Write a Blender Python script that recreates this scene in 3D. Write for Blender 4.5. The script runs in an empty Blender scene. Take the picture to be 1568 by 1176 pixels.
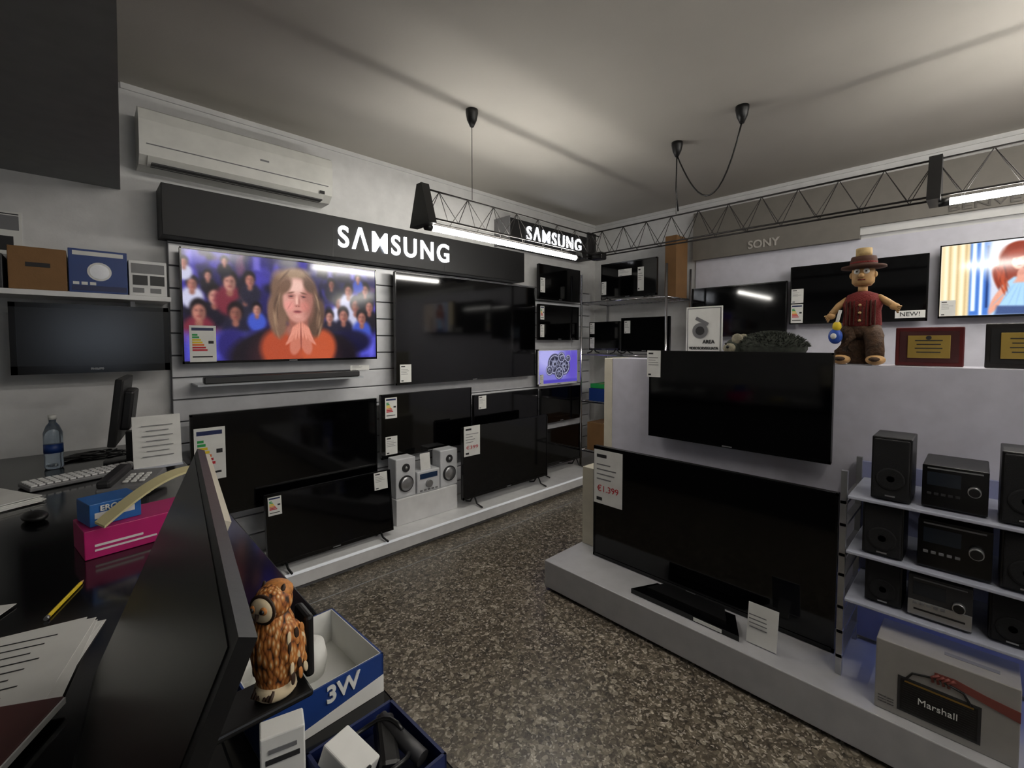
import bpy, bmesh, math, random
import numpy as np
from mathutils import Vector, Matrix, Euler
random.seed(4); RNG=np.random.RandomState(3)
S=bpy.context.scene
def lin(c):
    c=[v/255.0 for v in c]
    return [v/12.92 if v<=.04045 else ((v+.055)/1.055)**2.4 for v in c]
MATS={}
def mat(name,rgb,rough=.5,metal=0,emit=0,var=.06,vscale=12,bump=0,bscale=80,coat=0,spec=.5,trans=0,ecol=None,alpha=1):
    if name in MATS: return MATS[name]
    m=bpy.data.materials.new(name); m.use_nodes=True; nt=m.node_tree; N=nt.nodes; L=nt.links
    b=N['Principled BSDF']; c=lin(rgb)
    b.inputs['Roughness'].default_value=rough; b.inputs['Metallic'].default_value=metal
    b.inputs['Specular IOR Level'].default_value=spec
    b.inputs['Coat Weight'].default_value=coat; b.inputs['Coat Roughness'].default_value=.05
    b.inputs['Transmission Weight'].default_value=trans; b.inputs['Alpha'].default_value=alpha
    tc=N.new('ShaderNodeTexCoord'); nz=N.new('ShaderNodeTexNoise'); nz.inputs['Scale'].default_value=vscale; nz.inputs['Detail'].default_value=4
    L.new(tc.outputs['Object'],nz.inputs['Vector'])
    cr=N.new('ShaderNodeValToRGB'); cr.color_ramp.elements[0].position=.3; cr.color_ramp.elements[1].position=.7
    cr.color_ramp.elements[0].color=[v*(1-var) for v in c]+[1]; cr.color_ramp.elements[1].color=[min(1,v*(1+var)) for v in c]+[1]
    L.new(nz.outputs['Fac'],cr.inputs['Fac']); L.new(cr.outputs['Color'],b.inputs['Base Color'])
    if bump:
        n2=N.new('ShaderNodeTexNoise'); n2.inputs['Scale'].default_value=bscale; L.new(tc.outputs['Object'],n2.inputs['Vector'])
        bp=N.new('ShaderNodeBump'); bp.inputs['Strength'].default_value=bump; bp.inputs['Distance'].default_value=.01
        L.new(n2.outputs['Fac'],bp.inputs['Height']); L.new(bp.outputs['Normal'],b.inputs['Normal'])
    if emit:
        b.inputs['Emission Color'].default_value=lin(ecol or rgb)+[1]; b.inputs['Emission Strength'].default_value=emit
    MATS[name]=m; return m
def terrazzo():
    m=bpy.data.materials.new('terrazzo_floor'); m.use_nodes=True; nt=m.node_tree; N=nt.nodes; L=nt.links; b=N['Principled BSDF']
    tc=N.new('ShaderNodeTexCoord')
    nz=N.new('ShaderNodeTexNoise'); nz.inputs['Scale'].default_value=25; L.new(tc.outputs['Object'],nz.inputs['Vector'])
    mx=N.new('ShaderNodeMixRGB'); mx.inputs[0].default_value=.03; L.new(tc.outputs['Object'],mx.inputs[1]); L.new(nz.outputs['Color'],mx.inputs[2])
    def vor(scale,cols):
        v=N.new('ShaderNodeTexVoronoi'); v.inputs['Scale'].default_value=scale; L.new(mx.outputs[0],v.inputs['Vector'])
        sp=N.new('ShaderNodeSeparateColor'); L.new(v.outputs['Color'],sp.inputs[0])
        r=N.new('ShaderNodeValToRGB'); r.color_ramp.interpolation='CONSTANT'
        while len(r.color_ramp.elements)<len(cols): r.color_ramp.elements.new(.5)
        for e,(p,c) in zip(r.color_ramp.elements,cols): e.position=p; e.color=lin(c)+[1]
        L.new(sp.outputs[0],r.inputs['Fac']); return v,r
    v1,r1=vor(52,[(0,(88,80,68)),(.3,(110,101,87)),(.52,(66,60,52)),(.70,(136,126,110)),(.86,(178,169,152)),(.95,(50,47,43))])
    v2,r2=vor(130,[(0,(84,77,66)),(.35,(102,95,83)),(.6,(60,56,50)),(.75,(145,137,123)),(.9,(196,188,174))])
    m2=N.new('ShaderNodeMixRGB'); m2.inputs[0].default_value=.5
    L.new(r1.outputs[0],m2.inputs[1]); L.new(r2.outputs[0],m2.inputs[2]); L.new(m2.outputs[0],b.inputs['Base Color'])
    b.inputs['Roughness'].default_value=.30
    return m
def owlmat():
    m=bpy.data.materials.new('owl_feathers'); m.use_nodes=True; nt=m.node_tree; N=nt.nodes; L=nt.links; b=N['Principled BSDF']
    tc=N.new('ShaderNodeTexCoord'); mp=N.new('ShaderNodeMapping'); mp.inputs['Scale'].default_value=(330,330,120); L.new(tc.outputs['Object'],mp.inputs['Vector'])
    v=N.new('ShaderNodeTexVoronoi'); v.inputs['Scale'].default_value=1; L.new(mp.outputs[0],v.inputs['Vector'])
    r=N.new('ShaderNodeValToRGB')
    while len(r.color_ramp.elements)<4: r.color_ramp.elements.new(.5)
    for e,(p,c) in zip(r.color_ramp.elements,[(.12,(224,196,150)),(.38,(196,128,62)),(.62,(160,92,40)),(.85,(48,30,20))]): e.position=p; e.color=lin(c)+[1]
    L.new(v.outputs['Distance'],r.inputs['Fac']); L.new(r.outputs[0],b.inputs['Base Color'])
    bp=N.new('ShaderNodeBump'); bp.inputs['Strength'].default_value=.5; bp.inputs['Distance'].default_value=.002; bp.invert=True; L.new(v.outputs['Distance'],bp.inputs['Height']); L.new(bp.outputs[0],b.inputs['Normal'])
    b.inputs['Roughness'].default_value=.5; return m
class MB:
    def __init__(s,name): s.name=name; s.bm=bmesh.new(); s.m=[]
    def mi(s,m):
        if m not in s.m: s.m.append(m)
        return s.m.index(m)
    def _add(s,b,m,smooth=False):
        i=s.mi(m)
        for f in b.faces:
            f.material_index=i
            if smooth: f.smooth = len(f.verts)<=4
        me=bpy.data.meshes.new('t'); b.to_mesh(me); b.free(); s.bm.from_mesh(me); bpy.data.meshes.remove(me)
    def box(s,c,d,m,bev=0,rot=None):
        b=bmesh.new(); bmesh.ops.create_cube(b,size=1)
        bmesh.ops.scale(b,vec=d,verts=b.verts)
        if bev: bmesh.ops.bevel(b,geom=b.edges[:],offset=min(bev,min(d)*.45),segments=2,affect='EDGES',profile=.5)
        M=Matrix.Translation(c)
        if rot: M=M@Euler(rot).to_matrix().to_4x4()
        bmesh.ops.transform(b,matrix=M,verts=b.verts); s._add(b,m)
    def bx(s,x0,x1,y0,y1,z0,z1,m,bev=0):
        s.box(((x0+x1)/2,(y0+y1)/2,(z0+z1)/2),(abs(x1-x0),abs(y1-y0),abs(z1-z0)),m,bev)
    def cyl(s,p0,p1,r0,m,r1=None,seg=16):
        p0=Vector(p0);p1=Vector(p1); d=p1-p0; b=bmesh.new()
        bmesh.ops.create_cone(b,cap_ends=True,segments=seg,radius1=r0,radius2=r0 if r1 is None else r1,depth=d.length)
        M=Matrix.Translation((p0+p1)/2)@d.to_track_quat('Z','Y').to_matrix().to_4x4()
        bmesh.ops.transform(b,matrix=M,verts=b.verts); s._add(b,m,seg>6)
    def sph(s,c,r,m,rot=None,seg=16,noise=0):
        if not hasattr(r,'__len__'): r=(r,r,r)
        b=bmesh.new(); bmesh.ops.create_uvsphere(b,u_segments=seg,v_segments=max(6,seg*2//3),radius=1)
        if noise:
            for v in b.verts: v.co*=1+random.uniform(-noise,noise)
        bmesh.ops.scale(b,vec=r,verts=b.verts); M=Matrix.Translation(c)
        if rot: M=M@Euler(rot).to_matrix().to_4x4()
        bmesh.ops.transform(b,matrix=M,verts=b.verts); s._add(b,m,True)
    def lathe(s,prof,c,m,seg=24,rot=None,sc=(1,1)):
        b=bmesh.new(); rings=[]
        for r,z in prof: rings.append([b.verts.new((max(r,1e-4)*math.cos(2*math.pi*k/seg)*sc[0],max(r,1e-4)*math.sin(2*math.pi*k/seg)*sc[1],z)) for k in range(seg)])
        for a,c2 in zip(rings,rings[1:]):
            for k in range(seg): b.faces.new((a[k],a[(k+1)%seg],c2[(k+1)%seg],c2[k]))
        b.faces.new(rings[0][::-1]); b.faces.new(rings[-1])
        M=Matrix.Translation(c)
        if rot: M=M@Euler(rot).to_matrix().to_4x4()
        bmesh.ops.transform(b,matrix=M,verts=b.verts); s._add(b,m,True)
    def poly(s,pts,ext,m):
        b=bmesh.new(); e=Vector(ext); n=len(pts)
        a=[b.verts.new(p) for p in pts]; c=[b.verts.new(Vector(p)+e) for p in pts]
        b.faces.new(a); b.faces.new(c[::-1])
        for k in range(n): b.faces.new((a[k],c[k],c[(k+1)%n],a[(k+1)%n]))
        bmesh.ops.recalc_face_normals(b,faces=b.faces); s._add(b,m)
    def tube(s,pts,r,m,seg=8,taper=None):
        pts=[Vector(p) for p in pts]; b=bmesh.new(); rings=[]; up=Vector((.13,.31,.94)).normalized()
        for i,p in enumerate(pts):
            t=(pts[min(i+1,len(pts)-1)]-pts[max(i-1,0)]).normalized()
            u=t.cross(up)
            if u.length<.05: u=t.cross(Vector((1,0,0)))
            u.normalize(); w=t.cross(u); rr=r if taper is None else r*taper[i]
            rings.append([b.verts.new(p+u*rr*math.cos(2*math.pi*k/seg)+w*rr*math.sin(2*math.pi*k/seg)) for k in range(seg)])
        for a,c in zip(rings,rings[1:]):
            for k in range(seg): b.faces.new((a[k],a[(k+1)%seg],c[(k+1)%seg],c[k]))
        b.faces.new(rings[0][::-1]); b.faces.new(rings[-1]); bmesh.ops.recalc_face_normals(b,faces=b.faces); s._add(b,m,True)
    def done(s,loc=(0,0,0),rot=(0,0,0),parent=None):
        me=bpy.data.meshes.new(s.name); s.bm.to_mesh(me); s.bm.free()
        for m in s.m: me.materials.append(m)
        o=bpy.data.objects.new(s.name,me); S.collection.objects.link(o); o.location=loc; o.rotation_euler=rot
        if parent: o.parent=parent
        return o
def text(body,size,loc,m,parent,name='lettering',rot=(math.pi/2,0,0),ext=.001,bold=0,align='CENTER',width=None,sx=1,sp=1):
    c=bpy.data.curves.new(name,'FONT'); c.body=body; c.size=size; c.extrude=ext; c.offset=bold; c.align_x=align; c.align_y='CENTER'; c.space_character=sp
    c.materials.append(m); o=bpy.data.objects.new(name,c); S.collection.objects.link(o)
    o.location=loc; o.rotation_euler=rot; o.parent=parent
    if width:
        bpy.context.view_layer.update(); w=o.dimensions.x
        if w>0: sx=width/w
    o.scale=(sx,1,1); return o
HP=math.pi/2; E=(0,0,-HP)     # E: object facing -X (local x -> world -y, local y -> world +x)
# ---------- materials
WALL=mat('wall_paint',(212,212,211),.7,bump=.05); CEIL=mat('ceiling_paint',(184,180,172),.85,vscale=2,var=.04,bump=.04)
WHITE=mat('white_laminate',(222,222,222),.3); CREAM=mat('cream_laminate',(208,202,184),.5)
SLAT=mat('slatwall_white',(214,215,218),.25)
BLK=mat('black_plastic',(11,11,12),.4,bump=.02); BLKG=mat('black_gloss',(5,5,6),.15); SCR=mat('screen_off',(3,3,4),.07,spec=.45,var=.02)
HEAD=mat('header_black',(11,11,13),.55); DGRAY=mat('dark_gray',(42,42,44),.5)
LED=mat('sign_led_white',(245,248,255),.5,emit=2.4); TUBE=mat('tube_light',(255,251,243),.5,emit=48)
GREY=mat('grey_plastic',(115,115,117),.45); SILVER=mat('silver',(175,176,178),.3,metal=.8); CHROME=mat('chrome',(200,200,205),.15,metal=1)
TRM=mat('truss_steel',(40,38,37),.45,metal=.6); PAPER=mat('paper',(222,222,218),.7); INK=mat('ink',(36,36,38),.7); RED=mat('print_red',(190,30,45),.6)
GRN=mat('label_green',(30,150,70),.6); YEL=mat('label_yellow',(225,195,40),.6); ORG=mat('label_orange',(220,105,30),.6)
CARD=mat('cardboard',(128,94,58),.8,bump=.1); BLUE=mat('box_blue',(24,56,120),.45); DBLUE=mat('box_darkblue',(18,32,80),.45)
PINK=mat('box_pink',(180,24,104),.45); COUNTER=mat('counter_black_glass',(5,5,7),.12); WOODW=mat('white_plastic',(218,218,217),.4)
GREYHEAD=mat('brand_band_grey',(116,112,105),.6); TAN=mat('wood_tan',(188,148,98),.6,var=.2,vscale=30,bump=.15); BARK=mat('bark_brown',(68,47,30),.85,var=.4,vscale=40,bump=.6)
# ---------- room
X1,Y1,H=4.57,3.30,2.92; X0,Y0=-1.8,-2.4
def slab(n,x0,x1,y0,y1,z0,z1,m):
    b=MB(n); b.bx(x0,x1,y0,y1,z0,z1,m); return b.done()
slab('floor',X0,X1,Y0,Y1,-.1,0,terrazzo()); slab('ceiling',X0,X1,Y0,Y1,H,H+.1,CEIL)
slab('wall_north',X0,X1+.12,Y1,Y1+.12,-.1,H+.1,WALL); slab('wall_east',X1,X1+.12,Y0,Y1,-.1,H+.1,WALL)
slab('wall_west',X0-.12,X0,Y0-.12,Y1+.12,-.1,H+.1,WALL)
b=MB('wall_south'); wa,wb,wz0,wz1=-.25,.65,1.25,1.95
BACKW=mat('back_wall_paint',(140,139,137),.8)
b.bx(X0,wa,Y0-.12,Y0,-.1,H+.1,BACKW); b.bx(wb,X1+.12,Y0-.12,Y0,-.1,H+.1,BACKW); b.bx(wa,wb,Y0-.12,Y0,wz1,H+.1,BACKW); b.bx(wa,wb,Y0-.12,Y0,-.1,wz0,BACKW); b.done()
b=MB('window_1')
for x in (wa+.02,(wa+wb)/2-.1,wb-.02): b.bx(x-.03,x+.03,Y0-.08,Y0-.03,wz0,wz1,DGRAY)
for z in (wz0+.02,wz1-.02): b.bx(wa,wb,Y0-.08,Y0-.03,z-.025,z+.025,DGRAY)
b.done()
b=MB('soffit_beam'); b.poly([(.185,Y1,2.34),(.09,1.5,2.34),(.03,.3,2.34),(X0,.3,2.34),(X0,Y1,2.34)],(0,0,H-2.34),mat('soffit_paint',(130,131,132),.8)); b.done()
b=MB('recessed_spotlight'); b.lathe([(.075,0),(.075,-.006),(.05,-.006),(.05,-.001)],(-.17,1.62,2.34),BLK); b.sph((-.17,1.62,2.338),(.045,.045,.012),DGRAY); b.done()
b=MB('trim_1'); b.bx(.2,X1,Y1-.012,Y1,H-.03,H,WALL); b.bx(X1-.012,X1,Y0,Y1,H-.03,H,WALL); b.done()
b=MB('trim_2'); b.bx(.4,3.3,2.62,2.626,0,.002,SILVER); b.done()
# ---------- slatwall display
b=MB('slatwall_panel'); z=.13
while z<2.08:
    z2=min(z+.128,2.09); b.bx(.38,4.40,3.24,3.262,z,z2-.006,SLAT,.003); z+=.13
b.bx(.38,4.40,3.262,3.299,.13,2.09,GREY); b.done()
b=MB('sign_header'); b.bx(.34,3.14,3.10,3.299,2.09,2.37,HEAD,.003)
for xx in (1.27,2.2): b.bx(xx,xx+.003,3.099,3.10,2.09,2.37,BLK)
h1=b.done()
text('SΛMSUNG',.205,(1.777,3.098,2.23),LED,h1,ext=.006,bold=.0035,width=.934,sp=1.22)
b=MB('sign_header'); b.bx(2.94,4.24,3.10,3.299,2.44,2.68,HEAD,.003); b.bx(2.925,2.94,3.09,3.299,2.43,2.69,GREY); h2=b.done()
text('SΛMSUNG',.19,(3.60,3.098,2.56),LED,h2,ext=.006,bold=.0035,width=.86,sp=1.22)
b=MB('display_platform'); b.bx(.34,3.98,2.80,3.238,.035,.13,WHITE,.004); b.bx(.36,3.96,2.84,3.238,0,.035,GREY)
b.bx(.34,3.98,2.797,2.80,.112,.128,mat('platform_edge_glow',(235,238,242),.3,emit=.2)); b.done()  # faint emission on the front edge imitates lamp light on the white plinth
b=MB('display_plinth'); b.bx(1.66,2.22,2.97,3.235,.1305,.33,WHITE,.004); b.done()
# ---------- TV builder
def tv(x0,x1,z0,z1,d,face='N',stand=None,scr=None,tilt=0,bez=.008,thick=.03,wallgap=0,logo=None,floorz=0,name='television',bm=None,sm=None):
    """face N: x range in world X at y=d ; face E: x range given as world y (y_left> y_right) at x=d"""
    w=abs(x1-x0); h=z1-z0; b=MB(name); B=bm or BLKG
    b.bx(-w/2,w/2,.003,thick,0,h,BLK,.003)
    b.bx(-w/2,w/2,-.003,.004,0,bez*1.8,B); b.bx(-w/2,w/2,-.003,.004,h-bez,h,B)
    b.bx(-w/2,-w/2+bez,-.003,.004,0,h,B); b.bx(w/2-bez,w/2,-.003,.004,0,h,B)
    if scr is None: b.bx(-w/2+bez,w/2-bez,.0005,.004,bez*1.8,h-bez,sm or SCR)
    b.bx(-w*.35,w*.35,thick,thick+.025,h*.08,h*.6,BLK,.006)
    if wallgap>thick+.026: b.bx(-.12,.12,thick+.025,wallgap,h*.3,h*.65,DGRAY)
    hz=z0-floorz
    if stand=='feet':
        for sx in (-.38,.38):
            b.tube([(sx*w,.012,.02),(sx*w,-.03,-hz+.02),(sx*w,-.10,-hz+.008)],.007,BLK); b.tube([(sx*w,.012,.02),(sx*w,.06,-hz+.02),(sx*w,.12,-hz+.008)],.007,BLK)
    b.box((0,-.004,bez*.9),(.05,.002,.006),GREY)
    if face=='N': o=b.done(((x0+x1)/2,d,z0),(-tilt,0,0))
    else: o=b.done((d,(x0+x1)/2,z0),(0,0,-HP))
    if scr is not None:
        sc=screen(scr,w-2*bez,h-bez*2.8,o,(-w/2+bez,.0005,bez*1.8))
    if logo: text(logo,bez*.7,(0,-.0045,bez*.9),SILVER,o,ext=.0003)
    return o
EMAT={}
def pmat(strength):
    if strength in EMAT: return EMAT[strength]
    m=bpy.data.materials.new('screen_picture'); m.use_nodes=True; N=m.node_tree.nodes; L=m.node_tree.links; b=N['Principled BSDF']
    a=N.new('ShaderNodeVertexColor'); a.layer_name='Col'; L.new(a.outputs['Color'],b.inputs['Emission Color'])
    b.inputs['Emission Strength'].default_value=strength; b.inputs['Base Color'].default_value=(.005,.005,.006,1); b.inputs['Roughness'].default_value=.12
    EMAT[strength]=m; return m
def screen(fn,w,h,parent,org):
    arr,strength=fn(); Hh,Ww,_=arr.shape
    xs=np.linspace(0,w,Ww); zs=np.linspace(0,h,Hh)
    X,Z=np.meshgrid(xs,zs); co=np.stack([X+org[0],np.full_like(X,org[1]),Z+org[2]],-1).reshape(-1,3)
    idx=np.arange(Hh*Ww).reshape(Hh,Ww); F=np.stack([idx[:-1,:-1],idx[:-1,1:],idx[1:,1:],idx[1:,:-1]],-1).reshape(-1,4)
    me=bpy.data.meshes.new('picture'); me.from_pydata(co.tolist(),[],F.tolist())
    a=me.color_attributes.new('Col','FLOAT_COLOR','POINT'); c=np.clip(arr,0,255)/255.; c=np.where(c<=.04045,c/12.92,((c+.055)/1.055)**2.4)
    a.data.foreach_set('color',np.concatenate([c,np.ones((Hh,Ww,1))],-1).reshape(-1).astype('f'))
    me.materials.append(pmat(strength)); o=bpy.data.objects.new('picture',me); S.collection.objects.link(o); o.parent=parent; return o
# --- tiny painter
class Pic:
    def __init__(s,W,Hh,col):
        s.a=np.zeros((Hh,W,3))+np.array(col,float); s.asp=W/Hh; s.X,s.Y=np.meshgrid(np.linspace(0,s.asp,W),np.linspace(0,1,Hh))
    def put(s,m,col,al=1): m=(np.clip(m,0,1)*al)[...,None]; s.a=s.a*(1-m)+np.array(col,float)*m
    def ell(s,cx,cy,rx,ry,col,ang=0,soft=.12,al=1):
        c,q=math.cos(ang),math.sin(ang); dx=s.X-cx; dy=s.Y-cy; u=(dx*c+dy*q)/rx; v=(-dx*q+dy*c)/ry
        s.put((1-np.sqrt(u*u+v*v))/soft+.5,col,al)
    def ring(s,cx,cy,r,w,col,al=1,soft=.01):
        d=np.abs(np.hypot(s.X-cx,s.Y-cy)-r); s.put((w-d)/soft+.5,col,al)
    def rect(s,x0,y0,x1,y1,col,soft=.01,al=1):
        m=np.minimum.reduce([(s.X-x0),(x1-s.X),(s.Y-y0),(y1-s.Y)])/soft+.5; s.put(m,col,al)
    def poly(s,pts,col,soft=.015,al=1):
        m=None
        for (ax,ay),(bx_,by) in zip(pts,pts[1:]+pts[:1]):
            L_=math.hypot(bx_-ax,by-ay); d=((bx_-ax)*(s.Y-ay)-(by-ay)*(s.X-ax))/L_
            m=d if m is None else np.minimum(m,d)
        s.put(m/soft+.5,col,al)
    def blur(s,r,n=2):
        for _ in range(n):
            for ax in (0,1):
                acc=np.zeros_like(s.a); pad=[(0,0)]*3; pad[ax]=(r,r); q=np.pad(s.a,pad,mode='edge'); L_=s.a.shape[ax]
                for k in range(2*r+1): acc+=np.take(q,range(k,k+L_),axis=ax)
                s.a=acc/(2*r+1)
    def noise(s,k): s.a+=RNG.normal(0,k,s.a.shape[:2])[...,None]
def face_blob(p,x,y,s_,skin,hair):
    p.ell(x,y+.015*s_,.060*s_,.085*s_,hair,soft=.3); p.ell(x,y-.015*s_,.044*s_,.066*s_,skin,soft=.35)
    p.ell(x+.02*s_,y-.02*s_,.02*s_,.05*s_,[v*.7 for v in skin],soft=.9)
    for q in (-1,1): p.ell(x+q*.017*s_,y+.003*s_,.009*s_,.006*s_,(70,36,40),soft=.9)
    p.ell(x,y-.045*s_,.016*s_,.006*s_,(120,50,55),soft=.9)
def pic_woman():
    p=Pic(440,247,(34,28,84))
    for _ in range(120): p.ell(random.uniform(0,1.78),random.uniform(.3,1),random.uniform(.02,.10),random.uniform(.03,.10),random.choice([(66,58,170),(14,12,32),(84,72,190),(22,17,46),(96,58,92),(12,10,20),(44,38,120),(16,14,30)]),soft=.6,al=.75)
    for (x,w) in ((.02,.05),(.55,.06),(1.25,.05),(1.5,.04)): p.rect(x,.87,x+w,1.0,(140,130,240),.03,.6)
    for (x,yy,sc) in [(.08,.70,.85),(.20,.80,.6),(.24,.60,1.1),(.36,.74,1.2),(.46,.62,1.0),(.12,.46,1.25),(.40,.44,1.15),(.52,.80,.9),(.03,.88,.6),(.56,.48,.8),(.30,.92,.55),
                      (1.30,.80,.7),(1.36,.62,1.05),(1.47,.74,.95),(1.56,.60,1.15),(1.66,.76,.9),(1.72,.58,1.0),(1.42,.46,1.1),(1.63,.44,1.1),(1.28,.48,.9),(1.58,.90,.6)]:
        x+=random.uniform(-.02,.02); yy+=random.uniform(-.03,.02)
        p.ell(x,yy-.15*sc,.10*sc,.12*sc,random.choice([(190,190,215),(60,80,180),(20,17,32),(30,28,46),(34,32,48),(22,20,34),(24,20,30),(210,210,235),(110,36,52)]),soft=.35)
        p.ell(x,yy-.09*sc,.024*sc,.03*sc,(140,90,78),soft=.5)
        face_blob(p,x,yy,sc*.92,random.choice([(176,116,102),(142,90,78),(190,134,120)]),(20,13,18))
    p.rect(0,0,1.8,.25,(84,84,206),.10,.95)
    for _ in range(14): 
        x=random.uniform(0,1.78); p.rect(x,0,x+random.uniform(.02,.09),random.uniform(.1,.3),random.choice([(54,54,160),(116,116,235),(64,60,176)]),.04,.5)
    p.ell(1.5,.18,.22,.13,(22,20,52),soft=.4); p.ell(.36,.14,.12,.16,(40,34,100),soft=.4)
    p.blur(2,1); p.blur(1,1)
    # jacket
    p.ell(.95,.02,.62,.32,(26,20,28),soft=.15); p.ell(.93,.02,.42,.34,(48,28,34),soft=.3)
    p.ell(.80,.10,.20,.22,(166,70,44),.3,soft=.3); p.ell(1.14,.10,.18,.22,(180,80,48),-.3,soft=.3); p.ell(.97,.30,.16,.08,(150,96,84),soft=.5)
    # hair: side-parted, shoulder length, uneven outline
    p.ell(.94,.63,.215,.295,(104,78,64),soft=.16); p.ell(.75,.44,.085,.22,(118,90,74),.10,soft=.3); p.ell(1.13,.43,.080,.21,(88,66,54),-.16,soft=.3); p.ell(.80,.66,.10,.22,(112,86,70),.15,soft=.4); p.ell(.90,.87,.15,.06,(148,120,96),.15,soft=.8)
    for k in range(90):
        sd=random.choice((-1,1)); t=random.random(); x=.94+sd*(.10+.11*math.sin(t*1.9)+random.uniform(-.02,.02)); y=.88-.62*t
        p.ell(x,y,.006,.07,random.choice([(172,142,114),(80,60,50),(142,112,90),(112,86,70),(64,46,40)]),sd*(.75-1.1*t),soft=.9,al=.6)
    p.blur(1,1)
    # neck, face (slightly turned)
    p.ell(.95,.38,.090,.11,(146,90,78),soft=.3); p.ell(.945,.61,.140,.215,(204,148,136),soft=.2); p.ell(.950,.50,.108,.125,(198,138,126),soft=.3); p.ell(.925,.75,.10,.07,(226,182,170),soft=.9)
    p.ell(1.05,.60,.05,.18,(150,96,86),soft=.95,al=.85); p.ell(.865,.545,.045,.05,(224,146,138),soft=.95,al=.8); p.ell(1.01,.545,.04,.05,(206,124,114),soft=.95,al=.7)
    p.ell(.83,.74,.05,.09,(110,82,66),-.5,soft=.6); p.ell(1.06,.76,.05,.08,(92,68,56),.5,soft=.6)
    for q in (-1,1):
        cx=.942+q*.060
        p.ell(cx,.650,.036,.024,(158,102,94),soft=.95,al=.75); p.ell(cx,.680,.032,.007,(104,70,58),q*-.25,soft=.9,al=.9)
        p.ell(cx,.643,.024,.0065,(96,54,52),q*-.12,soft=.6); p.ell(cx,.642,.009,.006,(44,32,40),soft=.5); p.ell(cx,.624,.026,.007,(172,108,100),soft=.9)
        p.ell(cx+q*.015,.545,.005,.045,(172,110,102),q*.5,soft=.9,al=.6)
    p.ell(.936,.60,.012,.05,(228,176,162),soft=.9); p.ell(.960,.59,.010,.045,(160,102,94),soft=.9,al=.7); p.ell(.942,.548,.027,.012,(178,114,104),soft=.9)
    p.ell(.931,.543,.005,.004,(96,50,48),soft=.7); p.ell(.955,.543,.005,.004,(96,50,48),soft=.7)
    p.ell(.942,.487,.040,.014,(156,82,84),.04,soft=.7); p.ell(.942,.489,.032,.004,(92,42,48),soft=.7); p.ell(.942,.44,.035,.018,(210,152,140),soft=.95)
    # praying hands
    for q in (-1,1):
        p.ell(.97+q*.05,.16,.055,.12,(190,112,92),q*.22,soft=.25)
        for k in range(4): p.ell(.97+q*(.016+.026*k),.30-.014*k,.014,.085,(216,142,122),q*(.04+.10*k),soft=.4); p.ell(.97+q*(.030+.026*k),.29-.014*k,.003,.06,(126,64,54),q*(.08+.1*k),soft=.9)
        p.ell(.97+q*.10,.20,.016,.07,(206,130,110),q*.7,soft=.4)
    p.ell(.97,.22,.004,.13,(106,46,42),soft=.9)
    p.blur(1,1); p.noise(3); return p.a,.9
def pic_red():
    p=Pic(320,180,(205,210,225))
    p.rect(0,0,.30,1,(222,200,156),.02); 
    for x in (.04,.12,.20): p.rect(x,0,x+.03,1,(242,228,196),.02); p.rect(x+.045,0,x+.055,1,(170,142,98),.02)
    p.rect(.29,0,.50,1,(66,112,190),.02); p.rect(.31,.06,.35,1,(225,238,255),.01); p.rect(.39,0,.42,1,(235,240,250),.01); p.rect(.45,.1,.47,.95,(20,40,90),.01)
    p.rect(.49,0,1.8,1,(196,200,214),.04); p.ell(1.4,.6,.4,.7,(226,206,190),soft=.9); p.rect(1.15,.0,1.35,.5,(140,120,110),.1,.6); p.ell(.62,.8,.2,.3,(230,234,240),soft=.9)
    p.blur(1,1)
    for (x,y,rx,ry,a) in [(.70,.60,.14,.32,.15),(.62,.42,.08,.26,.35),(.86,.52,.09,.28,-.2),(.74,.88,.12,.09,0)]: p.ell(x,y,rx,ry,(132,48,28),a,soft=.25)
    p.poly([(.50,0),(1.02,0),(.98,.40),(.86,.50),(.70,.50),(.58,.38)],(158,196,226),.03); p.ell(.56,.20,.045,.20,(214,152,130),-.35,soft=.3); p.ell(.98,.18,.05,.2,(206,146,124),.35,soft=.3)
    for k in range(8): p.ell(.60+.05*k,.25+.02*(k%2),.006,.16,(128,166,204),.15*(k-4),soft=.9,al=.6)
    p.poly([(.54,0),(1.0,0),(.98,.10),(.56,.12)],(62,80,124),.03); p.ell(.77,.52,.045,.09,(196,134,116),soft=.2); p.poly([(.70,.42),(.84,.42),(.80,.52),(.74,.52)],(212,152,132),.03)
    p.ell(.74,.70,.062,.105,(226,172,152),soft=.25); p.ell(.78,.68,.022,.08,(190,130,112),soft=.9,al=.7); p.ell(.73,.81,.10,.055,(146,54,32),.25,soft=.4)
    for k in range(26): p.ell(.60+.018*random.uniform(-2,2),.55-.012*k+.1,.008,.09,random.choice([(180,78,46),(98,34,22),(156,62,36)]),random.uniform(-.1,.4),soft=.8,al=.7)
    for q in (-1,1): p.ell(.745+q*.026,.715,.012,.005,(60,44,44),soft=.8); p.ell(.745+q*.026,.735,.016,.003,(110,66,50),soft=.8)
    p.ell(.752,.685,.006,.02,(200,138,120),soft=.9); p.ell(.745,.645,.020,.006,(186,72,74),soft=.7)
    p.blur(1,1); p.noise(2); return p.a,1.15
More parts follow.
